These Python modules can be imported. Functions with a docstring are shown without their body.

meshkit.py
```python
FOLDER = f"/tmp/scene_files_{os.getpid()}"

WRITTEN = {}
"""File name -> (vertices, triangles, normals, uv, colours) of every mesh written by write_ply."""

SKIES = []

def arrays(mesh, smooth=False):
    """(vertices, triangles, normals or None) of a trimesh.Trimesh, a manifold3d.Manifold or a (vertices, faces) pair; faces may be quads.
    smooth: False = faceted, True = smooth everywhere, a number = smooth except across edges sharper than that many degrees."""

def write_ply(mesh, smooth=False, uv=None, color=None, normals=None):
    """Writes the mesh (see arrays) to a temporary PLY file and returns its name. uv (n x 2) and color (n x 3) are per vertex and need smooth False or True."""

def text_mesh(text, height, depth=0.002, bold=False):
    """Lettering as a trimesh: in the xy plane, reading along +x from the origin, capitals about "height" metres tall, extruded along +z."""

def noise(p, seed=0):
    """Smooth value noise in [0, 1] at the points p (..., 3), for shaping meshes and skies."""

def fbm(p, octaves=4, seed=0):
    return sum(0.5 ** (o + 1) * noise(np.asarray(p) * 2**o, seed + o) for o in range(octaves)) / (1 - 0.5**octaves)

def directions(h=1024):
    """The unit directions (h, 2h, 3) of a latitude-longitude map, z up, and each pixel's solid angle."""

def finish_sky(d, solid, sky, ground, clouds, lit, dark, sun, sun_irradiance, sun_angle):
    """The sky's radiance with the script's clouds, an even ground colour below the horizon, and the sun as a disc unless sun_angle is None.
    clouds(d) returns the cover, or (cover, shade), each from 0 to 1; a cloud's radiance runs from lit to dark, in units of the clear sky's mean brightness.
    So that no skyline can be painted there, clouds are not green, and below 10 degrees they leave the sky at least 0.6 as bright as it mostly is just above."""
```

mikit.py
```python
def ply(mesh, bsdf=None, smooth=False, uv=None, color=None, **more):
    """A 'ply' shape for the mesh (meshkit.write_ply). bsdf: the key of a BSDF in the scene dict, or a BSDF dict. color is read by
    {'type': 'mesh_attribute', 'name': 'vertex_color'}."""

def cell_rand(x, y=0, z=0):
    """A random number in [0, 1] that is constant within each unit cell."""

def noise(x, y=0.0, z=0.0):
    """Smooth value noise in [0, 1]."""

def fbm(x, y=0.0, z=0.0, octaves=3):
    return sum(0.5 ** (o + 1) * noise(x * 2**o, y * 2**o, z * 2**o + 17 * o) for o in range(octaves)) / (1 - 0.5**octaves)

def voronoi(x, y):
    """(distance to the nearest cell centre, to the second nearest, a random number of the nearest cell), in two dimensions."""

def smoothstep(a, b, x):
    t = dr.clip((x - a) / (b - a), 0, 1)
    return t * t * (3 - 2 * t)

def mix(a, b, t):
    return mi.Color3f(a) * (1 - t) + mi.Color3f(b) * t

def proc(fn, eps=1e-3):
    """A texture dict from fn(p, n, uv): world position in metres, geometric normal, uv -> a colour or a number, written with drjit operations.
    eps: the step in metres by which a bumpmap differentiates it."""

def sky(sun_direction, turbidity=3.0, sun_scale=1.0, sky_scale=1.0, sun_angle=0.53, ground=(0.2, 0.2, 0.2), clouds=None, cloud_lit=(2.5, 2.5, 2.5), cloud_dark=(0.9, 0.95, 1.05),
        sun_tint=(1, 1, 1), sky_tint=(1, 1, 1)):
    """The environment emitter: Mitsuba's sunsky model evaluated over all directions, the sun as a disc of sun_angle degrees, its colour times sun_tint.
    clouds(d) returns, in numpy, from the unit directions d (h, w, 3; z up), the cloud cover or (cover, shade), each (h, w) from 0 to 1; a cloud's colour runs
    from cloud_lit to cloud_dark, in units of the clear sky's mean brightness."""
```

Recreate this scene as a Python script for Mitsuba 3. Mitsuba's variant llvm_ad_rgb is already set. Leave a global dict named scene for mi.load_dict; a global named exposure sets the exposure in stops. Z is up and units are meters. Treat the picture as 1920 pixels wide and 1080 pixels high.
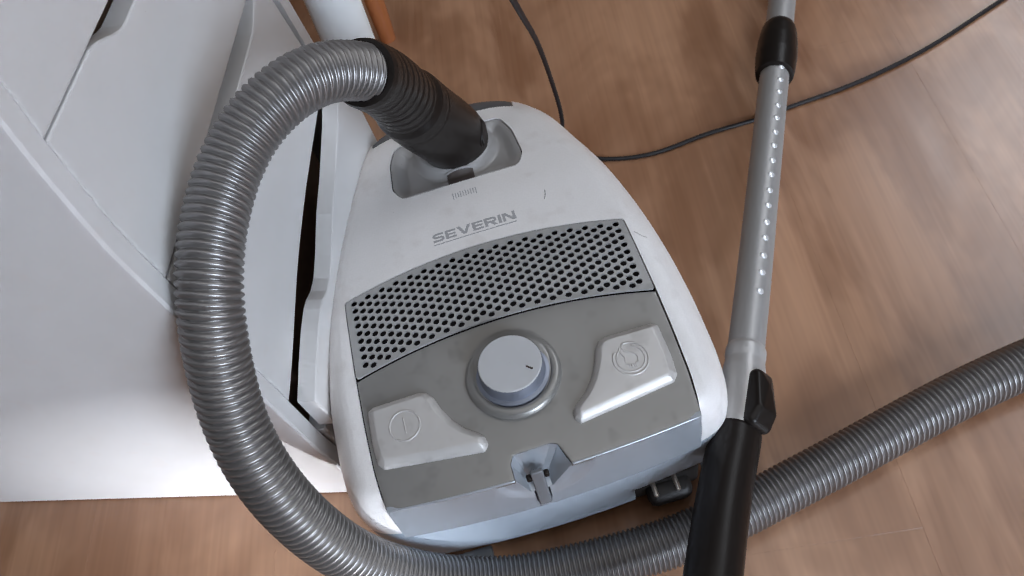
import math, random
import numpy as np, trimesh, mitsuba as mi, mikit, meshkit
import drjit as dr
import manifold3d as m3
import shapely, shapely.geometry as sg, shapely.ops, shapely.affinity as sa
from scipy.spatial import Delaunay
from scipy.interpolate import PchipInterpolator, CubicSpline
from mikit import proc, noise, fbm, smoothstep, mix, cell_rand

T = mi.ScalarTransform4f
random.seed(3); np.random.seed(3)
scene, labels = {}, {}

# ------------------------------------------------------------------ camera, light, exposure
PITCH, ROLL = math.radians(55.0), math.radians(-16.0)
EYE = np.array([0.0, 0.0, 0.75])
fwd = np.array([0, math.cos(PITCH), -math.sin(PITCH)])
up0 = np.array([0, math.sin(PITCH), math.cos(PITCH)])
right0 = np.array([1.0, 0, 0])
up = math.cos(ROLL) * up0 - math.sin(ROLL) * right0
FOV = 2 * math.degrees(math.atan(960.0 / 1560.0))
scene['camera'] = {'type': 'thinlens', 'fov': FOV, 'fov_axis': 'x', 'near_clip': 0.02, 'far_clip': 50.0,
                   'aperture_radius': 0.0013, 'focus_distance': 0.66,
                   'to_world': T().look_at(origin=EYE.tolist(), target=(EYE + fwd).tolist(), up=up.tolist())}

def lamp(name, centre, target, w, h, rgb):
    scene[name] = {'type': 'rectangle', 'to_world': T().look_at(origin=centre, target=target, up=[0, 0, 1]) @ T().scale([w / 2, h / 2, 1]),
                   'emitter': {'type': 'area', 'radiance': {'type': 'rgb', 'value': rgb}}}
    labels[name] = {'kind': 'structure'}

exposure = 0.1
# the balcony window behind the photographer, to the right, and the room's own bounced light
lamp('window_light', [0.95, -1.75, 1.05], [0.0, 0.4, 0.1], 0.85, 1.25, [14.5, 16.7, 19.6])
lamp('roof_window_light', [0.75, 0.15, 2.45], [0.75, 0.151, 0.0], 2.6, 1.9, [1.0, 1.0, 1.0])
lamp('roof_window_light_001', [2.22, 1.65, 2.45], [2.22, 1.651, 0.0], 0.78, 2.1, [3.6, 3.75, 4.0])
lamp('roof_window_light_002', [3.0, 2.7, 2.45], [3.0, 2.701, 0.0], 0.76, 1.6, [4.6, 4.8, 5.1])
scene['room_light'] = {'type': 'constant', 'radiance': {'type': 'rgb', 'value': [0.06, 0.052, 0.048]}}
# added spot that brightens the foot of the dresser like low daylight
scene['foot_spot'] = {'type': 'spot', 'to_world': T().look_at(origin=[0.15, -1.5, 0.30], target=[-0.30, 0.36, 0.0], up=[0, 0, 1]),
                       'intensity': {'type': 'rgb', 'value': [17, 17.8, 19]}, 'cutoff_angle': 7.0, 'beam_width': 2.0}

# ------------------------------------------------------------------ helpers
def add(key, mesh, bsdf, smooth=30, label=None, cat=None, group=None, kind=None, **kw):
    base = key; k = 0
    while key in scene:
        k += 1; key = f'{base}_{k:03d}'
    scene[key] = mikit.ply(mesh, bsdf, smooth=smooth, **kw)
    tag(key, label, cat, group, kind)
    return key

def tag(key, label=None, cat=None, group=None, kind=None):
    d = {a: b for a, b in (('label', label), ('category', cat), ('group', group), ('kind', kind)) if b}
    if d: labels[key] = d

def smoothnp(x):
    x = np.clip(x, 0, 1); return x * x * (3 - 2 * x)

def ring_pts(ring, step):
    """points along a ring, its corners kept"""
    c = np.array(ring.coords); out = []
    for a, b in zip(c[:-1], c[1:]):
        n = max(1, int(math.ceil(np.linalg.norm(b - a) / step)))
        out.append(a + (b - a) * (np.arange(n) / n)[:, None])
    return np.vstack(out)

def tri2d(poly, step, rings=(), extra=None, inner_step=None):
    """triangulates a polygon (with holes) with interior points; boundary first"""
    polys = list(poly.geoms) if hasattr(poly, 'geoms') else [poly]
    V, F = [], []; base = 0
    for p in polys:
        bnd = np.vstack([ring_pts(r, step) for r in [p.exterior, *p.interiors]])
        pts = [bnd]
        last = 0
        for d in rings:
            q = p.buffer(-d, join_style=2)
            for g in (q.geoms if hasattr(q, 'geoms') else [q]):
                if not g.is_empty:
                    pts += [ring_pts(r, step) for r in [g.exterior, *g.interiors]]
            last = d
        x0, y0, x1, y1 = p.bounds; bstep = step; ins = inner_step or step
        gx, gy = np.meshgrid(np.arange(x0, x1, ins), np.arange(y0, y1, ins * .866))
        gx = gx + (np.arange(gx.shape[0]) % 2)[:, None] * ins / 2
        g = np.c_[gx.ravel(), gy.ravel()]
        inner = p.buffer(-(last + ins * .55))
        if not inner.is_empty:
            pts.append(g[shapely.contains_xy(inner, g[:, 0], g[:, 1])])
        if extra is not None:
            pts.append(extra[shapely.contains_xy(p.buffer(-4e-4), extra[:, 0], extra[:, 1])])
        P = np.vstack(pts)
        _, ui = np.unique(np.round(P / 2e-5).astype(int), axis=0, return_index=True)
        P = P[np.sort(ui)]
        D = Delaunay(P).simplices
        c = P[D].mean(1)
        e1, e2 = P[D[:, 1]] - P[D[:, 0]], P[D[:, 2]] - P[D[:, 0]]
        area = e1[:, 0] * e2[:, 1] - e1[:, 1] * e2[:, 0]
        D = D[(np.abs(area) > 1e-12) & shapely.contains_xy(p, c[:, 0], c[:, 1])]
        area = (lambda a, b: a[:, 0] * b[:, 1] - a[:, 1] * b[:, 0])(P[D[:, 1]] - P[D[:, 0]], P[D[:, 2]] - P[D[:, 0]])
        D[area < 0] = D[area < 0][:, ::-1]
        V.append(P); F.append(D + base); base += len(P)
    return np.vstack(V), np.vstack(F)

def boundary_edges(F):
    e = np.vstack([F[:, [0, 1]], F[:, [1, 2]], F[:, [2, 0]]])
    s = np.sort(e, 1)
    _, inv, cnt = np.unique(s, axis=0, return_inverse=True, return_counts=True)
    return e[cnt[inv.ravel()] == 1]

def sheet(poly, lift, step=.004, rings=(), drop=.003, extra=None, close=False, inner_step=None):
    """a moulded panel: the plan polygon lifted to 3-D by lift(xy) -> xyz, with walls that drop by drop (number or fn(xy,xyz)->xyz)"""
    P, F = tri2d(poly, step, rings, extra, inner_step)
    top = lift(P)
    E = boundary_edges(F)
    bv = np.unique(E)
    low = (top[bv] - [0, 0, drop]) if np.isscalar(drop) else drop(P[bv], top[bv])
    idx = np.full(len(P), -1); idx[bv] = np.arange(len(bv)) + len(P)
    a, b = E[:, 0], E[:, 1]
    S = np.vstack([np.c_[b, a, idx[a]], np.c_[b, idx[a], idx[b]]])
    V = np.vstack([top, low]); FF = np.vstack([F, S])
    if close:
        n = len(V)
        bot = top - [0, 0, drop]
        V = np.vstack([V, bot]); FF = np.vstack([FF, F[:, ::-1] + n])
    return trimesh.Trimesh(V, FF, process=False)

def frames(P):
    t = np.gradient(P, axis=0); t /= np.linalg.norm(t, axis=1, keepdims=True)
    n = np.zeros_like(P)
    a = np.array([0, 0, 1.0]) if abs(t[0][2]) < .9 else np.array([1.0, 0, 0])
    v = np.cross(t[0], a); v /= np.linalg.norm(v); n[0] = v
    for i in range(1, len(P)):
        v = n[i - 1] - t[i] * (n[i - 1] @ t[i]); n[i] = v / np.linalg.norm(v)
    return t, n, np.cross(t, n)

def tube(P, R, sides=28, caps=True, phase=None, squash=None):
    """tube along P; R is per point or fn(i-array, theta-array)"""
    P = np.asarray(P, float); t, n, b = frames(P)
    th = np.arange(sides) * 2 * np.pi / sides
    R = R if np.ndim(R) == 2 else np.repeat(np.broadcast_to(R, len(P))[:, None], sides, 1)
    V = P[:, None] + R[..., None] * (np.cos(th)[None, :, None] * n[:, None] + np.sin(th)[None, :, None] * b[:, None])
    k = len(P); i = np.arange(k - 1)[:, None] * sides; j = np.arange(sides)[None]
    j2 = (j + 1) % sides
    q = np.stack([i + j, i + j2, i + sides + j2, i + sides + j], -1).reshape(-1, 4)
    F = np.vstack([q[:, [0, 1, 2]], q[:, [0, 2, 3]]]); V = V.reshape(-1, 3)
    if caps:
        c0, c1 = len(V), len(V) + 1
        V = np.vstack([V, P[0], P[-1]])
        jj = np.arange(sides); j3 = (jj + 1) % sides
        F = np.vstack([F, np.c_[j3, jj, np.full(sides, c0)], np.c_[jj + (k - 1) * sides, j3 + (k - 1) * sides, np.full(sides, c1)]])
    return trimesh.Trimesh(V, F, process=False)

def spline(pts, step):
    pts = np.asarray(pts, float)
    s = np.r_[0, np.cumsum(np.linalg.norm(np.diff(pts, axis=0), axis=1))]
    cs = CubicSpline(s, pts)
    fine = cs(np.linspace(0, s[-1], 4000))
    L = np.r_[0, np.cumsum(np.linalg.norm(np.diff(fine, axis=0), axis=1))]
    q = np.linspace(0, L[-1], int(L[-1] / step) + 1)
    return np.stack([np.interp(q, L, fine[:, k]) for k in range(3)], 1)

def lathe(profile, sides=48):
    """profile (r, z) turned about z, from the bottom to the top outside"""
    p = np.asarray(profile, float); th = np.arange(sides) * 2 * np.pi / sides
    V = np.stack([p[:, None, 0] * np.cos(th), p[:, None, 0] * np.sin(th), np.repeat(p[:, 1:2], sides, 1)], -1).reshape(-1, 3)
    k = len(p); i = np.arange(k - 1)[:, None] * sides; j = np.arange(sides)[None]; j2 = (j + 1) % sides
    q = np.stack([i + j, i + j2, i + sides + j2, i + sides + j], -1).reshape(-1, 4)
    m = trimesh.Trimesh(V, np.vstack([q[:, [0, 1, 2]], q[:, [0, 2, 3]]]), process=False)
    m.merge_vertices(); m.update_faces(m.nondegenerate_faces())
    return m

def smooth_poly(pts, r=.004):
    p = sg.Polygon(pts)
    return p.buffer(-r).buffer(2 * r, quad_segs=6).buffer(-r, quad_segs=6)

def rbox(lo, hi, r=.002, seg=8):
    lo, hi = np.array(lo, float) + r, np.array(hi, float) - r
    s = m3.Manifold.sphere(r, seg)
    m = m3.Manifold.batch_hull([s.translate([x, y, z]) for x in (lo[0], hi[0]) for y in (lo[1], hi[1]) for z in (lo[2], hi[2])])
    a = m.to_mesh()
    return trimesh.Trimesh(a.vert_properties[:, :3], a.tri_verts, process=False)

def axis_frame(p0, p1, upv=(0, 0, 1)):
    z = np.asarray(p1, float) - p0; z /= np.linalg.norm(z)
    x = np.cross(upv, z); x /= np.linalg.norm(x)
    M = np.eye(4); M[:3, 0], M[:3, 1], M[:3, 2], M[:3, 3] = x, np.cross(z, x), z, p0
    return M

# ------------------------------------------------------------------ materials
def bs(key, **kw):
    scene[key] = {'type': 'twosided', 'bsdf': {'type': 'principled', **kw}}
    return key

def rgb(*c): return {'type': 'rgb', 'value': list(c)}

def white_vac(p, n, uv):
    s = fbm(p.x * 55, p.y * 55, p.z * 55, 3)
    dirt = smoothstep(.56, .80, s)
    fine = noise(p.x * 1500, p.y * 1500, p.z * 1500)
    c = mix([.655, .63, .62], [.53, .49, .47], dirt * .35)
    return c * (.965 + .07 * fine)
bs('white_plastic', base_color=proc(white_vac), roughness=.33, specular=.45)

def white_lac(p, n, uv):
    s = fbm(p.x * 18, p.y * 18, p.z * 18, 3)
    m = smoothstep(.72, .80, fbm(p.x * 60 + 9, p.y * 60, p.z * 60, 2))
    c = mix([.50, .49, .49], [.475, .46, .45], s)
    return mix(c, [.50, .42, .38], m * .10)
bs('white_lacquer', base_color=proc(white_lac), roughness=.38, specular=.45)
bs('dresser_gap_dark', base_color=rgb(.20, .13, .095), roughness=.8)  # dark tone puts the shade of the drawer gaps into the colour
bs('grille_silver', base_color=rgb(.35, .345, .34), metallic=.35, roughness=.38)
bs('liner_dark', base_color=rgb(.012, .010, .010), roughness=.9)

def brushed(p, n, uv):
    s = fbm(p.x * 30, p.y * 30, p.z * 30, 2)
    d = smoothstep(.55, .8, fbm(p.x * 70, p.y * 70, p.z * 70, 3))
    return mix([.26, .252, .242], [.235, .228, .218], s) * (1 - .12 * d)
bs('panel_metal', base_color=proc(brushed), metallic=.52, roughness=.36)
bs('front_grey', base_color=rgb(.35, .375, .41), metallic=.45, roughness=.33)
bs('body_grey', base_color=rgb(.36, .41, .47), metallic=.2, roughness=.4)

def button_c(p, n, uv):
    d = smoothstep(.50, .78, fbm(p.x * 90, p.y * 90, p.z * 90, 3))
    return mix([.48, .46, .445], [.37, .35, .335], d * .5)
bs('button_silver', base_color=proc(button_c), metallic=.35, roughness=.46)
bs('knob_top', base_color=rgb(.42, .42, .43), roughness=.5)
bs('knob_side', base_color=rgb(.20, .215, .26), metallic=.5, roughness=.35)
bs('black_plastic', base_color=rgb(.011, .0085, .0075), roughness=.33, specular=.2)
bs('black_rubber', base_color=rgb(.018, .015, .014), roughness=.55)
bs('dark_grey', base_color=rgb(.085, .088, .095), roughness=.45)
bs('latch_grey', base_color=rgb(.17, .18, .195), metallic=.4, roughness=.35)
bs('print_grey', base_color=rgb(.30, .295, .30), roughness=.5)
bs('socket_grey', base_color=rgb(.29, .28, .275), metallic=.15, roughness=.4)
bs('scuff_grey', base_color=rgb(.46, .44, .43), roughness=.5)
bs('slot_brown', base_color=rgb(.055, .043, .038), roughness=.5)
bs('hose_grey', base_color=rgb(.225, .215, .212), metallic=.75, roughness=.34, specular=.6)
bs('tube_silver', base_color=rgb(.35, .342, .338), metallic=.4, roughness=.42)
bs('sleeve_grey', base_color=rgb(.43, .42, .415), metallic=.4, roughness=.36)
bs('glint_metal', base_color=rgb(.9, .92, .95), metallic=.6, roughness=.25)  # pale colour carries the glint of the wand notches
bs('brass', base_color=rgb(.72, .66, .60), metallic=.8, roughness=.3)
bs('white_paint', base_color=rgb(.80, .83, .84), roughness=.4)
bs('cable_black', base_color=rgb(.014, .012, .013), roughness=.5, specular=.3)

def orange_wood(p, n, uv):
    s = fbm(p.x * 120, p.y * 120, p.z * 10, 3)
    return mix([.40, .135, .045], [.26, .075, .022], s)
bs('orange_wood', base_color=proc(orange_wood), roughness=.42, clearcoat=.3)

GA = math.radians(7.0)
def wood_at(p):
    gx = p.x * math.cos(GA) - p.y * math.sin(GA)
    gy = p.x * math.sin(GA) + p.y * math.cos(GA)
    return gx, gy
def floor_c(p, n, uv):
    gx, gy = wood_at(p)
    pid = dr.floor((gx + .5135) / .193)
    row = gx * 15.5                                  # strips printed on each plank
    tone = cell_rand(pid, 3, 1) * .35 + cell_rand(dr.floor(row), dr.floor(gy * 2.2 + cell_rand(dr.floor(row), 7)), 2) * .65
    wob = fbm(gx * 9, gy * 1.6, 2.0, 3)
    streak = fbm(gx * 95 + 6 * wob, gy * 4.0, 1.0, 4)
    fine = noise(gx * 420, gy * 14, 4.0)
    blotch = fbm(gx * 17 + 3 * wob, gy * 9.5 + 2 * wob, 8.0, 4)
    t = .10 * tone + .13 * smoothstep(.25, .75, streak) + .49 * smoothstep(.28, .72, blotch) + .28 * smoothstep(.3, .7, wob)
    c = mix([.435, .240, .143], [.20, .087, .042], t)
    c = c * (.95 + .10 * fine)
    return c
def floor_r(p, n, uv):
    gx, gy = wood_at(p)
    return .22 + .09 * fbm(gx * 40, gy * 8, 3.0, 2)
bs('floor_wood', base_color=proc(floor_c), roughness=proc(floor_r), specular=.85)
bs('joint_dark', base_color=rgb(.05, .03, .02), roughness=.8)

# ------------------------------------------------------------------ the floor
def plank_mesh(x0, x1, y0, y1):
    g = .00003; b = .00010
    a = np.array([[x0 + g, y0 + g, -.0012], [x1 - g, y0 + g, -.0012], [x1 - g, y1 - g, -.0012], [x0 + g, y1 - g, -.0012]])
    c = a.copy(); c[:, 2] = -b; t = a.copy(); t[:, 2] = 0
    t[:, 0] += [b, -b, -b, b]; t[:, 1] += [b, b, -b, -b]
    V = np.vstack([a, c, t]); F = [[8, 9, 10], [8, 10, 11]]
    for k in (0, 4):
        for i in range(4):
            j = (i + 1) % 4
            F += [[k + i, k + j, k + 4 + j], [k + i, k + 4 + j, k + 4 + i]]
    R = np.array([[math.cos(GA), math.sin(GA)], [-math.sin(GA), math.cos(GA)]])
    V[:, :2] = V[:, :2] @ R.T
    return trimesh.Trimesh(V, F, process=False)
s = 3.0
add('floor', trimesh.Trimesh([[-s, -s, -.0016], [s, -s, -.0016], [s, s + 1, -.0016], [-s, s + 1, -.0016]], [[0, 1, 2], [0, 2, 3]], process=False), 'joint_dark', False, kind='structure')
offs = [.31, .90, .155, .62, .255, .80, .40, 1.0, .52, .12, .75]
for i in range(-4, 7):
    x0 = -.5135 + .193 * i + .193 * 1
    y = -2.6 + offs[i + 4] - (1.2 if True else 0)
    while y < 2.9:
        if y + 1.2 > -.9:
            add('floor__plank', plank_mesh(x0, x0 + .193, y, y + 1.2), 'floor_wood', False)
        y += 1.2
edge = []
for (xa, xb) in ((-3, -.5135 + .193 * -3), (-.5135 + .193 * 8, 3)):
    edge.append(plank_mesh(xa, xb, -2.8, 3.4))
add('floor__plank', trimesh.util.concatenate(edge), 'floor_wood', False, kind='stuff')

# ------------------------------------------------------------------ the dresser
D0 = np.array([-.21, .344, 0.0]); DE = np.array([.25722598, .96635128, 0]); DO = np.array([.96635128, -.25722598, 0])
def dpt(s, o, z):
    return D0 + np.asarray(s)[..., None] * DE + np.asarray(o)[..., None] * DO + np.asarray(z)[..., None] * [0, 0, 1]
bow = PchipInterpolator([-.1, 0, .06, .10, .187, .25, .345, .405, .454, .55, .8], [.016, .016, .015, .010, .004, -.001, -.006, -.009, -.007, .001, .01])
def right_s(z): return .335 + (.33 - z) * .10
# side panel facing the viewer: plan in (o, z), outer face s = 0
def side_panel(s_face, sgn, thick=.016, depth=.42, top=.62):
    z = np.linspace(.0022, top, 60)
    poly = sg.Polygon(list(zip(bow(z), z)) + [(-depth, top), (-depth, .0022)])
    def lift(P):
        d = shapely.distance(shapely.points(P), poly.exterior)
        b = np.clip(1 - d / .0022, 0, 1) ** 2 * .0022
        return dpt(s_face + sgn * b * 1.0, P[:, 0], P[:, 1])
    return sheet(poly, lift, .0022, (.0008, .0016, .0024, .006), lambda P, t: t + sgn * DE * (thick - .0022), inner_step=.014)
labels['dresser'] = {'label': 'white dresser with curved grip slots between its drawers, beside the vacuum', 'category': 'dresser'}
m = side_panel(0, 1); m.invert()
add('dresser__side_panel', m, 'white_lacquer', 25)
m = side_panel(.365, -1)
def far_panel():
    z = np.linspace(0, .62, 30); V = []
    for zz in z:
        r = float(right_s(zz))
        V += [dpt(np.array(r), np.array(bow(zz)), np.array(zz)), dpt(np.array(r + .016), np.array(bow(zz)), np.array(zz)), dpt(np.array(r + .016), np.array(-.42), np.array(zz)), dpt(np.array(r), np.array(-.42), np.array(zz))]
    F = []
    for i in range(29):
        for j in range(4):
            a, b = i * 4 + j, i * 4 + (j + 1) % 4
            F += [[a, b, b + 4], [a, b + 4, a + 4]]
    return trimesh.Trimesh(np.array(V), F, process=False)
add('dresser__side_panel', far_panel(), 'white_lacquer', 25)

def front(poly, off=0.0, bev=.0012, thick=.016):
    def lift(P):
        d = shapely.distance(shapely.points(P), shapely.boundary(poly))
        b = np.clip(1 - d / bev, 0, 1) ** 1.5 * bev
        return dpt(P[:, 0], bow(P[:, 1]) + off - .0015 - b, P[:, 1])
    return sheet(poly, lift, .0016, (.0007, .0014, .004), lambda P, t: t - DO * (thick - bev), inner_step=.012)
SL = .0184
def rs(z): return float(right_s(z)) - .002
def scoop(s0, s1, za, zb, depth):
    """an edge from s0 to s1 that dips by depth with soft S-shaped shoulders"""
    t = np.linspace(0, 1, 40)
    sh = np.clip(np.minimum(t, 1 - t) / .22, 0, 1); sh = sh * sh * (3 - 2 * sh)
    return [(s0 + (s1 - s0) * a, za + (zb - za) * a - depth * h) for a, h in zip(t, sh)]
zC = PchipInterpolator([0, .024, .151, .227, .36], [.163, .167, .198, .209, .218])
d1 = sg.Polygon([(SL, .4768), (rs(.477), .4768), (rs(.6), .60), (SL, .60)])
d2 = sg.Polygon([(SL, .3485), (rs(.357), .3575), (rs(.475), .4750), *scoop(.30, .088, .475, .4748, .0165), (SL, .4748)])
ss = np.linspace(.345, SL, 40)
d3 = sg.Polygon([(x, float(zC(x)) + .0012) for x in ss[::-1]] + [*scoop(.325, .055, .3555, .346, .016), (SL, .3462)])
top4 = [(.0195, .1625), (.05, .172), (.078, .179), (.098, .1815), (.108, .1805), (.120, .176), (.134, .175), (.156, .180), (.195, .192), (.232, .199), (.285, .2125), (.30, .218), (.318, .222), (.345, .224)]
d4 = sg.Polygon([(.0195, .118), (.345, .118)] + top4[::-1])
for i, (pl, off) in enumerate(((d1, 0), (d2, 0), (d3, 0), (d4, .0205))):
    lab = {3: 'bottom drawer front, pulled slightly open'}.get(i)
    k = 'dresser__drawer' + (f'_{i:03d}' if i else '')
    add(k, front(pl, off), 'white_lacquer', 30, label=lab)
pl = sg.Polygon([(SL, .004), (rs(.05), .004), (rs(.11), .110), (SL, .110)])
add('dresser__plinth', front(pl, .006), 'white_lacquer', 30)
def dbox(s0, s1, o0, o1, z0, z1):
    m = trimesh.creation.box((1, 1, 1)); v = m.vertices + .5
    return trimesh.Trimesh(dpt(s0 + v[:, 0] * (s1 - s0), o0 + v[:, 1] * (o1 - o0), z0 + v[:, 2] * (z1 - z0)), m.faces, process=False)
for a_s, a_o in ((.004, -.02), (.004, -.40), (.345, -.02), (.345, -.40)):
    add('dresser__foot', dbox(a_s, a_s + .010, a_o - .012, a_o, 0, .004), 'black_rubber', False)
add('dresser__dark_core', dbox(.0175, .330, -.40, -.040, .02, .60), 'dresser_gap_dark', False)  # filler block added behind the fronts so the gaps look dark
add('dresser__top', dbox(-.002, .345, -.425, .006, .62, .638), 'white_lacquer', False)

# ------------------------------------------------------------------ furniture legs behind
b = np.array([-.117, .935, 0]); th = np.linspace(0, 1, 30)
add('table_leg', tube(np.array([b + [0, 0, z] for z in np.linspace(0, .70, 12)]), .0335, 40), 'white_paint', 40,
    'thick white round table leg standing behind the dresser', 'table leg')
p0, p1 = np.array([-.072, 1.002, 0]), np.array([-.080, 1.02, .42])
add('chair_leg', tube(np.array([p0 + (p1 - p0) * a for a in np.linspace(0, 1, 14)]), np.r_[.011, .0125, np.linspace(.0130, .021, 12)], 30), 'orange_wood', 40,
    'orange varnished wooden chair leg with its foot on the floor behind the vacuum', 'chair leg')

# ------------------------------------------------------------------ the vacuum cleaner: its moulded surface in local (u, v, w)
AL, CX, CY = math.radians(1.2), -.013, .25
def world(p):
    p = np.asarray(p, float); c, s_ = math.cos(AL), math.sin(AL)
    u, v = p[..., 0], p[..., 1] - CY
    return np.stack([CX + c * u - s_ * v, CY + s_ * u + c * v, p[..., 2]], -1)
prof = PchipInterpolator([.20, .255, .33, .38, .44, .50, .56, .62, .70], [.150, .155, .162, .168, .172, .171, .166, .157, .140])
def wtop(u, v): return prof(v) - .007 * (np.asarray(u) / .15) ** 2
def near(u): return .246 + .0085 * (np.asarray(u) / .127) ** 2
half = [(0, .246), (.04, .2468), (.08, .2494), (.11, .2524), (.128, .2545), (.142, .2585), (.1525, .266), (.159, .277), (.1635, .296), (.1660, .325), (.1665, .36), (.1650, .40),
        (.1605, .45), (.153, .50), (.143, .545), (.129, .588), (.114, .631), (.092, .6625), (.067, .6815), (.036, .6905), (0, .6935)]
hs = np.array(half); sp = np.r_[0, np.cumsum(np.linalg.norm(np.diff(hs, axis=0), axis=1))]
hs = np.c_[PchipInterpolator(sp, hs[:, 0])(np.linspace(0, sp[-1], 160)), PchipInterpolator(sp, hs[:, 1])(np.linspace(0, sp[-1], 160))]
OUT = sg.Polygon(np.vstack([hs, (hs * [-1, 1])[::-1][1:-1]])).buffer(0)
WE, SKIRT = .108, .092
roll_r = PchipInterpolator([.20, .25, .29, .34, .45, .55, .62, .70], [.016, .017, .026, .030, .034, .042, .046, .038])
def wshell(u, v):
    d = shapely.distance(shapely.points(np.c_[u, v]), OUT.exterior)
    d = np.where(d < 2e-5, 0, d)
    R = roll_r(v); w = wtop(u, v)
    x = np.clip((R - d) / R, 0, 1)
    return w - (w - WE) * (1 - np.sqrt(np.clip(1 - x ** 2.2, 0, 1)))
def rim_pts(step=.0035):
    ring = ring_pts(OUT.exterior, step)
    nx = np.roll(ring, -1, 0) - np.roll(ring, 1, 0); nx /= np.linalg.norm(nx, axis=1, keepdims=True)
    nrm = np.c_[-nx[:, 1], nx[:, 0]]
    if not shapely.contains_xy(OUT, *(ring[0] + nrm[0] * .002)): nrm = -nrm
    out = []
    for a in (.015, .05, .10, .17, .26, .37, .5, .65, .82, 1.0):
        out.append(ring + nrm * (roll_r(ring[:, 1]) * a)[:, None])
    return np.vstack(out)
RIM = rim_pts()
def L3(fn):
    return lambda P: world(np.c_[P, fn(P[:, 0], P[:, 1])])

# plan polygons
uu = np.linspace(-1, 1, 41)
lowarc = lambda u: .3825 - .0145 * (u / .131) ** 2
uparc = lambda u: .4605 - .0155 * (np.abs(u) / .1285) ** 2
edge_u = lambda v: float(np.interp(v, [.24, .257, .29, .33, .368, .445], [.1262, .1278, .1310, .1318, .1312, .1285]))
CUT = sg.Polygon([(-edge_u(v), v) for v in np.linspace(.23, .445, 24)] + [(x * .1285, float(uparc(x * .1285))) for x in uu] + [(edge_u(v), v) for v in np.linspace(.445, .23, 24)]).buffer(0)
CUT = CUT.buffer(-.003).buffer(.003, quad_segs=5)
RECESS = smooth_poly([(-.058, .5425), (-.03, .542), (0, .5425), (.03, .542), (.058, .5425), (.0655, .560), (.0635, .598), (.056, .6235), (0, .628), (-.056, .6235), (-.0635, .598), (-.0655, .560)], .010)
TAIL = sg.Polygon([(-.078, .640), (-.05, .6445), (0, .648), (.05, .6445), (.074, .6395), (.080, .72), (-.084, .72)])
labels['vacuum_cleaner'] = {'label': 'white and silver vacuum cleaner with a perforated grille and round power knob', 'category': 'vacuum cleaner'}
V_ = 'vacuum_cleaner'
SHELL = OUT.difference(CUT).difference(RECESS).difference(TAIL)
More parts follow.
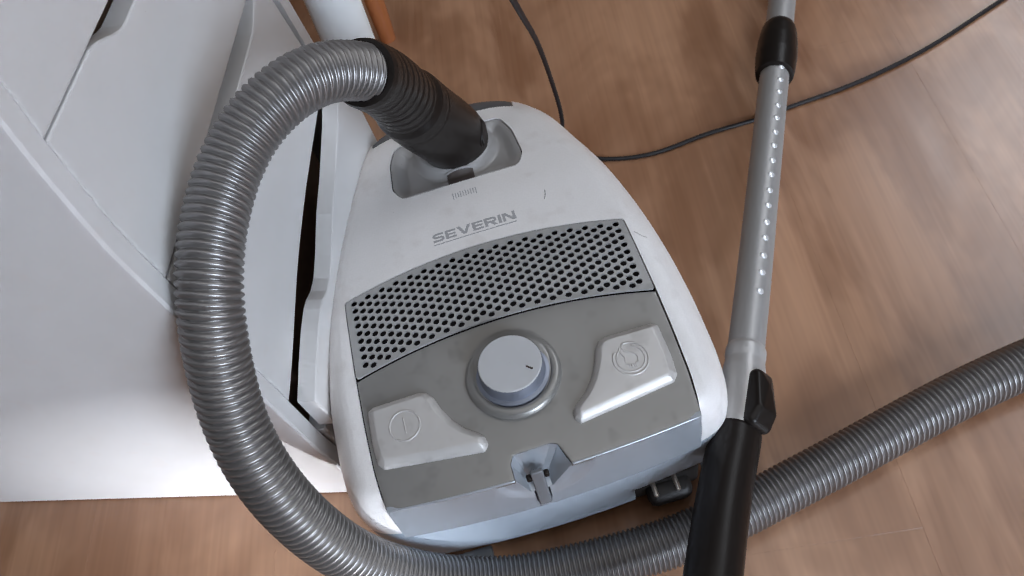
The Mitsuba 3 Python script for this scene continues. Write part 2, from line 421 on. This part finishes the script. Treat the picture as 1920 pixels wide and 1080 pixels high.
def shell_drop(P, t):
    d = shapely.distance(shapely.points(P), OUT.exterior)
    o = t.copy(); o[:, 2] = np.where(d < 1e-4, SKIRT, t[:, 2] - .004)
    return o
add(V_ + '__body_shell', sheet(SHELL, L3(wshell), .0045, (.0008,), shell_drop, RIM), 'white_plastic', 40, label='white plastic body shell with scuff marks')
# black sheet added under the shell so grille holes and gaps look shaded
add(V_ + '__dark_liner', sheet(OUT.buffer(-.012), L3(lambda u, v: np.minimum(wtop(u, v) - .010 - .022 * smoothnp((.345 - v) / .02), wshell(u, v) - .006)), .008, (), .01), 'liner_dark', 30)

# grille with its holes
GR = sg.Polygon([(x * .1300, float(lowarc(x * .1300)) + .0002) for x in uu] + [(x * .1278, float(uparc(x * .1278)) - .0007) for x in uu[::-1]]).buffer(0).buffer(-.0022).buffer(.0022, quad_segs=4)
a_ = .0077
inner = GR.buffer(-.0048)
holes = []
ang = np.arange(10) * 2 * np.pi / 10
cols = int(.13 / (a_ * .866)) + 1
for i in range(-cols, cols + 1):
    for j in range(80):
        u = i * a_ * .866; v = .33 + (j + (i % 2) * .5) * a_
        dv = -.0145 * (u / .131) ** 2
        v2 = v + dv
        if shapely.contains_xy(inner, u, v2):
            holes.append(sg.Polygon(np.c_[u + .00298 * np.cos(ang), v2 + .00298 * np.sin(ang)]))
GH = GR.difference(shapely.union_all(holes))
def lip(u, v):
    return wtop(u, v) - .0002 + .0007 * smoothnp((lowarc(u) + .0042 - v) / .002)
add(V_ + '__grille', sheet(GH, L3(lip), .0026, (), .0022), 'grille_silver', 35, label='silver grille band perforated with round holes')

# control panel
NOTCH = sg.Polygon([(-.0255, .20), (-.0250, .2595), (-.0215, .2658), (.0085, .2664), (.0135, .2640), (.0195, .2478), (.021, .20)])
PAN = sg.Polygon([(-edge_u(v) + .0009, v) for v in np.linspace(.368, .2568, 14)] + [(x * .1262, float(near(x * .1262))) for x in uu] + [(edge_u(v) - .0009, v) for v in np.linspace(.2568, .368, 14)] +
                 [(x * .1300, float(lowarc(x * .1300)) - .0009) for x in uu[::-1]]).buffer(0)
PANN = PAN.difference(NOTCH)
KC = np.array([-.0035, .3305])
def panel_w(u, v):
    r = np.hypot(u - KC[0], v - KC[1])
    d = shapely.distance(shapely.points(np.c_[u, v]), PANN.exterior)
    edge = np.clip(1 - d / .0012, 0, 1) ** 2 * .0009
    side = .004 * smoothnp((np.abs(u) - .117) / .012) * smoothnp((.40 - v) / .05) * 0
    return wtop(u, v) - .0012 - edge + .0045 * smoothnp((.0395 - r) / .0095) - side
kr = np.vstack([KC + np.c_[r * np.cos(t_), r * np.sin(t_)] for r in (.041, .0395, .038, .036, .034, .032, .030, .028) for t_ in [np.linspace(0, 2 * np.pi, 72, endpoint=False)]])
add(V_ + '__control_panel', sheet(PANN, L3(panel_w), .0035, (.0005, .0012), .004, kr), 'panel_metal', 50, label='grey metallic control panel')

# notch: three sloped walls and a floor
def quad_mesh(pts, faces): return trimesh.Trimesh(world(np.array(pts, float)), faces, process=False)
zt = lambda u, v: float(wtop(u, v)) - .0014
nb = [(-.0245, float(near(-.0245)) - .0004), (-.0250, .2595), (-.0215, .2658), (.0085, .2664), (.0135, .2640), (.0195, float(near(.0195)) - .0004)]
top_ = [(u, v, zt(u, v)) for u, v in nb]
lowz = .131
ib = [(-.0165, .2440), (-.0165, .2535), (-.0150, .2552), (-.0045, .2562), (.0000, .2545), (.0010, .2440)]
bot_ = [(u, v, lowz - (.003 if k in (0, 5) else 0)) for k, (u, v) in enumerate(ib)]
F = []
for i in range(5): F += [[i, i + 1, 7 + i], [i, 7 + i, 6 + i]]
F += [[6, 7, 8], [6, 8, 9], [6, 9, 10], [6, 10, 11]]
m = quad_mesh(top_ + bot_, F)
add(V_ + '__latch_recess', m, 'front_grey', False)
# front panel below the ridge: plan in (u, w)
FP = sg.Polygon([(-.1258, .098), (.1258, .098), (.1262, .155 - .0057), (.10, wtop(.10, .25) - .0016), (.0195, wtop(.02, .246) - .0018), (.0010, lowz - .003), (-.0016, lowz - .003), (-.0016, .1085), (-.0142, .1085), (-.0142, lowz - .003), (-.0165, lowz - .003), (-.0245, wtop(.02, .246) - .0018), (-.10, wtop(.10, .25) - .0016), (-.1262, .155 - .0057)])
def front_lift(P):
    t = np.clip((.153 - P[:, 1]) / .055, 0, 1)
    rec = .0025 * smoothnp((.034 - np.hypot((P[:, 0] + .002) * .85, P[:, 1] - .150)) / .006)
    return world(np.c_[P[:, 0], near(P[:, 0]) - .0042 * t + rec, P[:, 1]])
m = sheet(FP, front_lift, .004, (.0008,), lambda P, t: t + [0, .004, 0]); m.invert()
add(V_ + '__front_panel', m, 'front_grey', 35, label='blue grey front face below the control panel')
# ridge bead
for sa_, sb_ in ((-.054, -.0145), (.0175, .0545)):
    lp = np.array([(x, .5432, float(wtop(x, .5432)) - .0011) for x in np.linspace(sa_, sb_, 14)])
    add(V_ + '__socket_rim', tube(world(lp), .0011, 10), 'grille_silver', True)
rp = np.array([(x, float(near(x)) + .0004, float(wtop(x, near(x))) - .0021) for x in np.linspace(.0205, .1255, 30)])
add(V_ + '__edge_strip', tube(world(rp), .0011, 10), 'front_grey', True)
rp = np.array([(x, float(near(x)) + .0004, float(wtop(x, near(x))) - .0021) for x in np.linspace(-.1255, -.0255, 30)])
add(V_ + '__edge_strip', tube(world(rp), .0011, 10), 'front_grey', True)
# latch tongue
def box_l(c, size, rx=0., r=.0012):
    b = rbox(-np.array(size) / 2, np.array(size) / 2, r)
    b.apply_transform(trimesh.transformations.rotation_matrix(rx, [1, 0, 0])); v = b.vertices + c
    return trimesh.Trimesh(world(v), b.faces, process=False)
lt = V_ + '__latch'
add(lt, box_l((-.0078, .2452, .1300), (.0100, .0046, .0395), math.radians(-17)), 'latch_grey', 30, label='grey release latch tongue in its notch')
add(lt + '__lip', box_l((-.0078, .2400, .1105), (.0108, .0040, .0016)), 'front_grey', 30)
add(lt + '__pivot', trimesh.util.concatenate([box_l((-.0148, .2500, .1410), (.0042, .005, .006)), box_l((-.0008, .2500, .1410), (.0042, .005, .006))]), 'black_plastic', 30)

# lower body
def loft(levels):
    polys = [np.array(sa.translate(OUT.buffer(-i_, join_style=1), 0, dv_).exterior.coords)[:-1] for i_, dv_, _ in levels]
    levels = [(a, c) for a, _, c in levels]
    n = 220; R = []
    for (i_, w_), pl in zip(levels, polys):
        c = np.array([0, .45]); a = np.arctan2(pl[:, 1] - c[1], pl[:, 0] - c[0]); o = np.argsort(a); a, pl = a[o], pl[o]
        th_ = np.linspace(-np.pi, np.pi, n, endpoint=False)
        R.append(np.c_[np.interp(th_, np.r_[a[-1] - 2 * np.pi, a, a[0] + 2 * np.pi], np.r_[pl[-1, 0], pl[:, 0], pl[0, 0]]), np.interp(th_, np.r_[a[-1] - 2 * np.pi, a, a[0] + 2 * np.pi], np.r_[pl[-1, 1], pl[:, 1], pl[0, 1]]), np.full(n, w_)])
    k = len(R); V = np.vstack(R + [np.array([[0, .45, levels[0][1]], [0, .45, levels[-1][1]]])]); F = []
    for i in range(k - 1):
        for j in range(n):
            a, b = i * n + j, i * n + (j + 1) % n
            F += [[a, b, b + n], [a, b + n, a + n]]
    for j in range(n):
        F += [[(j + 1) % n, j, k * n], [(k - 1) * n + j, (k - 1) * n + (j + 1) % n, k * n + 1]]
    return V, np.array(F)
V, F = loft([(.024, -.006, .020), (.014, -.009, .024), (.0085, -.0105, .034), (.0065, -.0095, .045), (.0035, -.0050, .075), (.0018, -.0030, .096), (.0045, -.002, .1025)])
body = m3.Manifold(m3.Mesh(V.astype(np.float32), F.astype(np.uint32)))
cutb = m3.Manifold.hull(m3.Manifold.cube([.066, .06, .07]).translate([.066, .215, -.012]) + m3.Manifold.cube([.060, .01, .05]).translate([.069, .272, .0]))
body = body - cutb
bm = body.to_mesh(); v = bm.vert_properties[:, :3]
add(V_ + '__lower_body', trimesh.Trimesh(world(v), bm.tri_verts, process=False), 'body_grey', 30, label='pale blue grey lower body')
add(V_ + '__base_plate', sheet(OUT.buffer(-.026), L3(lambda u, v: 0 * u + .020), .02, (), .012), 'dark_grey', 30)
# thin slab added for the pale patch of light on the floor
add(V_ + '__pale_slab', box_l((-.108, .2475, .0045), (.078, .016, .006), 0, .002), 'body_grey', 30)

# power plug kept in its recess
pk = V_ + '__power_plug'
add(pk, trimesh.util.concatenate([box_l((.0955, .2660, .037), (.064, .026, .046), 0, .004), box_l((.0975, .2490, .0265), (.040, .022, .022), math.radians(10), .007)]), 'black_rubber', 30, label='black power plug tucked into its recess')
for du in (-.0098, .0098):
    add(pk + '__pin', tube(world(np.array([[.0930 + du, .262, .0475], [.0930 + du, .2395, .0475], [.0930 + du, .2382, .0475]])), np.array([.0022, .0022, .0014]), 14), 'brass', 40)

# buttons
def button(poly, h=.0062, cham=.0062):
    P = poly
    def lift(Q):
        d = shapely.distance(shapely.points(Q), P.exterior)
        x = np.clip(d / cham, 0, 1)
        hgt = h * (.45 * x + .55 * np.sqrt(np.clip(1 - (1 - x) ** 2, 0, 1)))
        return world(np.c_[Q, wtop(Q[:, 0], Q[:, 1]) - .0008 + hgt + .0006 * np.clip(d / .02, 0, 1)])
    return sheet(P, lift, .0022, (.0006, .0015, .003, .0045, .0056, .0062, .0068, .008), .003)
bl = [(-.1265, .3375), (-.121, .3402), (-.082, .3396), (-.0755, .3375), (-.071, .332), (-.0665, .320), (-.060, .308), (-.052, .2985), (-.043, .2915), (-.0385, .2870), (-.0375, .2800), (-.0415, .2752), (-.08, .2805), (-.1215, .2870), (-.1262, .2925), (-.1275, .31)]
BL = smooth_poly(bl, .0022)
BR = smooth_poly([(-x, y) for x, y in bl], .0022)
BR = sa.translate(BR, -.0055, -.001)
k0 = add(V_ + '__button', button(BL), 'button_silver', 32, label='left pedal button embossed with an on and off sign')
k1 = add(V_ + '__button', button(BR), 'button_silver', 32, label='right pedal button embossed with a cord and plug sign')
def emboss(pts, r=.0007, c=(0, 0), closed=False, lift_=.0062):
    pts = np.array(pts, float) + c
    if closed: pts = np.vstack([pts, pts[:1]])
    q = np.c_[pts, wtop(pts[:, 0], pts[:, 1]) + lift_ - .0003]
    return tube(world(q), r, 8)
def arc(r, a0, a1, n=40):
    t_ = np.radians(np.linspace(a0, a1, n)); return np.c_[r * np.cos(t_), r * np.sin(t_)]
cL = (-.0975, .3135); cR = (.0895, .3115)
add(k0 + '__symbol', trimesh.util.concatenate([emboss(arc(.0125, 0, 359, 50), c=cL), emboss([(0, -.0065), (0, .0065)], c=cL)]), 'button_silver', True)
plug_icon = [emboss(arc(.0140, 100, -215, 60), .0008, cR), emboss(arc(.0112, 128, 430, 50), .0007, cR),
             emboss([(-.0028, .0140), (-.004, .0105), (-.003, .0075), (.001, .0055), (.0045, .0035), (.006, 0), (.005, -.0028), (.0052, -.0048), (.0028, -.0045), (.0024, -.008), (.0012, -.008), (.001, -.0048), (-.0008, -.0048), (-.0012, -.0078), (-.0024, -.0078), (-.0024, -.0044), (-.005, -.0040), (-.0052, -.0005), (-.0042, .0022), (-.0058, .005), (-.0066, .0085), (-.0062, .0108)], .0007, cR)]
add(k1 + '__symbol', trimesh.util.concatenate(plug_icon), 'button_silver', True)

# knob
kz = float(wtop(*KC))
def at_local(mesh, u, v, w):
    return trimesh.Trimesh(world(mesh.vertices + [u, v, w]), mesh.faces, process=False)
kb = lathe([(.0305, -.004), (.0300, .0035), (.0272, .0048), (.0268, .006), (.0262, .0165), (.0258, .0173)], 64)
add(V_ + '__knob', at_local(kb, *KC, kz), 'knob_side', 35, label='round power control knob')
kt = lathe([(.0258, .0168), (.0256, .0176), (.0249, .0181), (.0001, .0183)], 64)
add(V_ + '__knob__cap', at_local(kt, *KC, kz), 'knob_top', 35)
mk = rbox([-.0030, -.0008, 0], [.0030, .0008, .0006], .0003, 6); mk.apply_transform(trimesh.transformations.rotation_matrix(math.radians(-42), [0, 0, 1]))
add(V_ + '__knob__pointer_mark', at_local(mk, KC[0] + .0140, KC[1] - .0092, kz + .0181), 'slot_brown', False)
rg = lathe([(.0395, .0005), (.0385, .0030), (.0360, .0046), (.0330, .0050), (.0312, .0042), (.0306, .0020)], 72)
add(V_ + '__knob__surround', at_local(rg, *KC, kz - .0015), 'panel_metal', 60)

# hose socket plate
HC = np.array([.0035, .5965])
RP = RECESS.buffer(-.0009)
def sock_w(u, v):
    d = shapely.distance(shapely.points(np.c_[u, v]), RP.exterior)
    r = np.hypot(u - HC[0], v - HC[1])
    dish = .0075 * smoothnp(d / .016)
    rise = .0105 * smoothnp((.0445 - r) / .010)
    return wtop(u, v) - .0012 - dish + rise
add(V_ + '__hose_socket', sheet(RP, L3(sock_w), .0025, (.0005, .0012), .004), 'socket_grey', 60, label='grey dished plate around the hose inlet')
sl = sg.Polygon([(-.0115, .5430), (.0145, .5430), (.0150, .5590), (-.0110, .5595)])
add(V_ + '__release_button', sheet(sl, L3(lambda u, v: np.maximum(sock_w(u, v) + .0006, wtop(u, v) - .0045)), .003, (.0004,), .004), 'slot_brown', 30, label='dark brown hose release slot')
add(V_ + '__release_button__lip', tube(world(np.array([(x, .5602 - .02 * x, float(sock_w(np.array([x]), np.array([.5602]))[0]) + .0006) for x in np.linspace(-.0135, .0165, 8)])), .0010, 8), 'socket_grey', True)
# level scale and lettering
def on_shell(mesh, u0, v0, h=0.0):
    v = mesh.vertices.copy(); u, vv = v[:, 0] + u0, v[:, 1] + v0
    return trimesh.Trimesh(world(np.c_[u, vv, wtop(u, vv) - .00015 + v[:, 2] + h]), mesh.faces, process=False)
bars = []
for i in range(10):
    hgt = .0088 if i in (0, 9) else (.0060 + .0012 * (i % 2))
    b_ = trimesh.creation.box((.00085, hgt, .00035)); b_ = b_.subdivide(); b_.apply_translation([i * .00245, .0044 if i in (0, 9) else .0044 + .0008, .0002]); bars.append(b_)
add(V_ + '__level_scale', on_shell(trimesh.util.concatenate(bars), -.0105, .5205), 'print_grey', False)
def glyphs():
    k = .25; L_ = sg.LineString; out = []; x = 0
    def st(pts, w=k): return L_(pts).buffer(w / 2, cap_style=2, join_style=2)
    def E_(): return shapely.union_all([sg.box(0, 0, k * 1.15, 1), sg.box(0, 0, 1.05, .22), sg.box(0, .39, 1.0, .61), sg.box(0, .78, 1.05, 1)])
    S_ = shapely.union_all([L_([(.02, .11), (.85, .11), (1.0, .20), (1.0, .38), (.88, .49), (.28, .51), (.14, .62), (.14, .78), (.28, .89), (1.08, .89)]).buffer(.115, cap_style=2, join_style=1)])
    V__ = sg.Polygon([(0, 1), (.34, 1), (.68, .30), (1.02, 1), (1.36, 1), (.84, 0), (.52, 0)])
    R_ = shapely.union_all([sg.box(0, 0, k * 1.15, 1), L_([(.1, .89), (.92, .89), (1.06, .78), (1.06, .58), (.92, .47), (.1, .47)]).buffer(.115, cap_style=2, join_style=1), sg.Polygon([(.50, .45), (.84, .45), (1.22, 0), (.86, 0)])])
    I_ = sg.box(0, 0, .30, 1)
    N_ = shapely.union_all([sg.box(0, 0, .28, 1), sg.box(.97, 0, 1.25, 1), sg.Polygon([(0, 1), (.36, 1), (1.25, 0), (.89, 0)])])
    for g in (S_, E_(), V__, E_(), R_, I_, N_):
        out.append(sa.translate(g, x - g.bounds[0], 0)); x += g.bounds[2] - g.bounds[0] + .13
    return out, x - .13
gl, gw = glyphs()
tx = []
for g in gl:
    g = sa.scale(g, .0775 / gw, .0098, origin=(0, 0))
    g2 = g.buffer(0)
    m_ = sheet(g2, lambda P: np.c_[P, np.full(len(P), .0003)], .0015, (), .0003)
    tx.append(m_)
tx = trimesh.util.concatenate(tx)
add(V_ + '__lettering', on_shell(tx, -.0385, .4768), 'print_grey', False, label='grey underlined brand lettering')
ul = trimesh.creation.box((.0775, .0009, .00035)).subdivide().subdivide().subdivide(); ul.apply_translation([.0385, 0, .0002])
add(V_ + '__lettering__underline', on_shell(ul, -.0388, .4738), 'print_grey', False)
# carrying handle at the far end
TH = TAIL.buffer(-.0008).intersection(OUT.buffer(-.0006))
add(V_ + '__carry_handle', sheet(TH, L3(lambda u, v: wshell(u, v) - .0015), .003, (.0008,), .03, RIM), 'dark_grey', 40, label='dark grey carrying handle at the far end')

# scuffs on the white shell
def scuff(pts, wd):
    ln = sg.LineString(pts).buffer(wd)
    return sheet(ln, L3(lambda u, v: wshell(u, v) + .00012), .0012, (), .0002)
add(V_ + '__body_shell__scuff', scuff([(.0690, .4905), (.0712, .4955), (.0716, .5005)], .0005), 'socket_grey', 30)
add(V_ + '__body_shell__scuff', scuff([(.1330, .4280), (.1375, .4225), (.1415, .4205)], .0006), 'scuff_grey', 30)

# ------------------------------------------------------------------ suction hose
labels['suction_hose'] = {'label': 'grey ribbed suction hose arching from the vacuum and out to the right edge', 'category': 'hose'}
HP = [(-.0600, .5040, .350), (-.0700, .4965, .3625), (-.0825, .4880, .3728), (-.0950, .4780, .3800), (-.1085, .4680, .3835), (-.1245, .4570, .3830), (-.1420, .4430, .3790), (-.1575, .4250, .3720), (-.1700, .4025, .3640), (-.1796, .3776, .3560), (-.1855, .3575, .3470),
      (-.1913, .3383, .3330), (-.1975, .3231, .3125), (-.2030, .3080, .2885), (-.2052, .2933, .2690), (-.2044, .2821, .2540), (-.2034, .2734, .2405), (-.2004, .2619, .2200), (-.1961, .2525, .1960), (-.1870, .2400, .1620), (-.1756, .2315, .1306), (-.1600, .2265, .0964), (-.1350, .2225, .0600),
      (-.102, .2146, .036), (-.0629, .2102, .0265), (-.0329, .2075, .0235), (.0182, .2062, .0222), (.067, .2060, .0222), (.1060, .2095, .0222), (.1565, .2190, .0222), (.1902, .2267, .0222), (.2317, .2345, .0222), (.2806, .2455, .0222), (.3473, .2610, .0222), (.412, .2712, .0222), (.4637, .2766, .0222), (.56, .286, .0222)]
HP = np.array(HP)
def smooth_pts(p, it=2):
    p = p.copy()
    for _ in range(it): p[1:-1] = .25 * p[:-2] + .5 * p[1:-1] + .25 * p[2:]
    return p
hp = spline(smooth_pts(HP, 1), .00058)
hs_ = np.arange(len(hp)) * .00058; Lh = hs_[-1]
pitch = PchipInterpolator([0, .30, .50, .62, .82, .92, 2.0], [.0050, .0057, .0052, .0044, .0043, .0053, .0055])(hs_)
ph = np.cumsum(.00058 / pitch)
sides = 36
thh = np.arange(sides) / sides
phase = (ph[:, None] + thh[None]) % 1.0
rr = .0217 - .0034 * (1 - np.abs(np.sin(np.pi * phase)) ** .8)
hm = tube(hp, rr, sides, True)
add('suction_hose__tube', hm, 'hose_grey', True)
CP = np.array([(-.0135, .5990, .163), (-.0157, .5940, .176), (-.0319, .5702, .23), (-.0436, .5539, .27), (-.0525, .5300, .314), (-.0590, .5110, .340), (-.0625, .5015, .353)])
cp = spline(CP, .0012)
cs_ = np.arange(len(cp)) * .0012; Lc = cs_[-1]
rad = np.interp(cs_, [0, .004, .012, .104, .114, .122, Lc - .022, Lc - .006, Lc], [.0318, .0336, .0340, .0328, .0322, .0292, .0268, .0264, .0252])
gro = np.zeros_like(cs_)
for g in np.linspace(.129, Lc - .026, 6):
    gro += .0009 * np.exp(-((cs_ - g) / .0013) ** 2)
for g in (.100, Lc - .016):
    gro += .0006 * np.exp(-((cs_ - g) / .0012) ** 2)
add('suction_hose__connector', tube(cp, rad - gro, 64), 'black_plastic', 40, label='black swivel connector with ribbed neck')
# oval release key on the connector's near side
tt, nn, bb = frames(cp)
kpos = int(.019 / .0012)
axis_t = tt[kpos]; cam_dir = EYE - cp[kpos]; side = np.cross(cam_dir, axis_t); side /= np.linalg.norm(side)
nrm = np.cross(axis_t, side); nrm /= np.linalg.norm(nrm)
if nrm @ cam_dir < 0: nrm = -nrm
rightv = np.cross(fwd, up); rightv /= np.linalg.norm(rightv)
if side @ rightv < 0: side = -side
dirk = math.cos(math.radians(47)) * nrm + math.sin(math.radians(47)) * side
ex = np.cross(axis_t, dirk)
kk = m3.Manifold.sphere(1, 28).scale([.0115, .0070, .0022]).to_mesh(); kv = kk.vert_properties[:, :3]
add('suction_hose__connector__release_key', trimesh.Trimesh(cp[kpos] + dirk * .0336 + kv[:, :1] * ex + kv[:, 1:2] * axis_t + kv[:, 2:] * dirk, kk.tri_verts, process=False), 'black_rubber', True)
ta = np.linspace(0, 2 * np.pi, 49)
ring_ = [cp[kpos] + ex * (.0130 * math.cos(a)) + axis_t * (.0085 * math.sin(a)) + dirk * (math.sqrt(.0338 ** 2 - (.0130 * math.cos(a)) ** 2) + .0001) for a in ta]
add('suction_hose__connector__key_rim', tube(np.array(ring_), .0010, 8, False), 'black_plastic', True)

# ------------------------------------------------------------------ telescopic wand
labels['telescopic_wand'] = {'label': 'silver telescopic wand with a row of notches lying right of the vacuum', 'category': 'vacuum wand'}
W_ = 'telescopic_wand'
wa, wb = np.array((.4175, .7915, .0495)), np.array((.1560, .2765, .0785))
WP = np.array([tuple(wb + (wa - wb) * a) for a in (1.85, 1.6, 1.3, 1.0, .8, .6, .4, .2, .08, 0.0)] + [(.1466, .2610, .080), (.1159, .2100, .088), (.0853, .1535, .097), (.0705, .1254, .1), (.040, .066, .107)])
wp = spline(WP, .002)
def seg_between(a, b):
    i = np.argmin(np.linalg.norm(wp - a, axis=1)); j = np.argmin(np.linalg.norm(wp - b, axis=1))
    return wp[i:j + 1]
A0 = np.array((.3936, .7487, .052)); A1 = np.array((.3553, .6683, .0545)); B0 = np.array((.1885, .333, .0723)); B1 = np.array((.1466, .2629, .080))
s1 = seg_between(WP[0], A0); add(W_ + '__upper_tube', tube(s1, .0163, 40), 'tube_silver', 40)
s2 = seg_between(A0 * .6 + A1 * .4, B0); add(W_ + '__lower_tube', tube(s2, .0163, 40), 'tube_silver', 40)
s3 = seg_between(A0, A1); q = np.linspace(0, 1, len(s3))
rc = np.interp(q, [0, .03, .12, .35, .65, .9, .98, 1.0], [.0166, .0185, .0205, .0228, .0236, .0222, .0210, .0172])
add(W_ + '__collar', tube(s3, rc, 48), 'black_plastic', 50, label='black barrel shaped locking collar')
s4 = seg_between(B0 + (B0 - B1) * .05, B1); q = np.linspace(0, 1, len(s4))
rc = np.interp(q, [0, .04, .12, .18, .3, 1], [.0165, .0178, .0180, .0172, .0188, .0196])
add(W_ + '__sleeve', tube(s4, rc, 40), 'sleeve_grey', 40, label='silver grey joint sleeve')
s5 = seg_between(B1 + (B0 - B1) * .04, WP[-1]); q = np.linspace(0, 1, len(s5))
rc = np.interp(q, [0, .01, .05, 1], [.0200, .0212, .0216, .0222])
add(W_ + '__grip', tube(s5, rc, 40), 'black_plastic', 40, label='black hand grip end')
# notches: proud domes, their bright metal stands for light caught by pressed dents
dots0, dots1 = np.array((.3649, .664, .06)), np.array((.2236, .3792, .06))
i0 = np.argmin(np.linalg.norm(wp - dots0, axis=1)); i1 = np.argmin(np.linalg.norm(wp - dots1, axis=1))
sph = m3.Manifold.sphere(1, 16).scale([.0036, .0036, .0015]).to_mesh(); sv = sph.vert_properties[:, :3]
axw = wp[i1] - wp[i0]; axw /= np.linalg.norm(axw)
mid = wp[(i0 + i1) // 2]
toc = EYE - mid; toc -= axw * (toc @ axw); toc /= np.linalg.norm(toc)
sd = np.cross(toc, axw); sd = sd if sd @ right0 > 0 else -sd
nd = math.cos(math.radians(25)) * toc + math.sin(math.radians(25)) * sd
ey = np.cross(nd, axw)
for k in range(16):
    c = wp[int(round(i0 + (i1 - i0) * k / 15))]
    add(W_ + '__notch', trimesh.Trimesh(c + nd * .0162 + sv[:, :1] * axw + sv[:, 1:2] * ey + sv[:, 2:] * nd, sph.tri_verts, process=False), 'glint_metal', True)
# catch on the sleeve
cm = s4[int(len(s4) * .68)]; ax4 = s4[-1] - s4[0]; ax4 /= np.linalg.norm(ax4)
toc = EYE - cm; toc -= ax4 * (toc @ ax4); toc /= np.linalg.norm(toc); sd4 = np.cross(toc, ax4); sd4 = sd4 if sd4 @ right0 > 0 else -sd4
n4 = math.cos(math.radians(48)) * toc + math.sin(math.radians(48)) * sd4
e4 = np.cross(n4, ax4)
sp_ = m3.Manifold.sphere(.0068, 28)
cat = m3.Manifold.batch_hull([sp_.translate([x, y, z]) for x, y, z in ((-.020, -.005, .003), (-.020, .005, .003), (.022, -.007, .004), (.022, .007, .004), (.012, -.006, .009), (.012, .006, .009), (-.010, .0, .007))]).to_mesh()
cv = cat.vert_properties[:, :3]
add(W_ + '__catch', trimesh.Trimesh(cm + n4 * .0155 + cv[:, :1] * ax4 + cv[:, 1:2] * e4 + cv[:, 2:] * n4, cat.tri_verts, process=False), 'black_plastic', 30, label='black release catch')

# ------------------------------------------------------------------ cables
CB = [(.03, .30, .56), (.0391, .3937, .48), (.0569, .498, .38), (.0708, .561, .31), (.085, .6201, .24), (.0985, .6722, .16), (.107, .6988, .1), (.1118, .7085, .05), (.1090, .7110, .018), (.1060, .7060, .0045), (.1150, .6900, .0030),
      (.159, .663, .0030), (.209, .654, .0030), (.27, .660, .0030), (.336, .661, .0030), (.378, .665, .0030), (.432, .669, .0030), (.504, .680, .0030), (.574, .698, .0030), (.643, .723, .0030), (.70, .745, .0030), (.80, .80, .0030), (.95, .93, .0030)]
add('power_cable', tube(spline(CB, .004), .0025, 14), 'cable_black', True, 'thin black cable hanging at the top edge and running across the floor under the wand', 'cable')
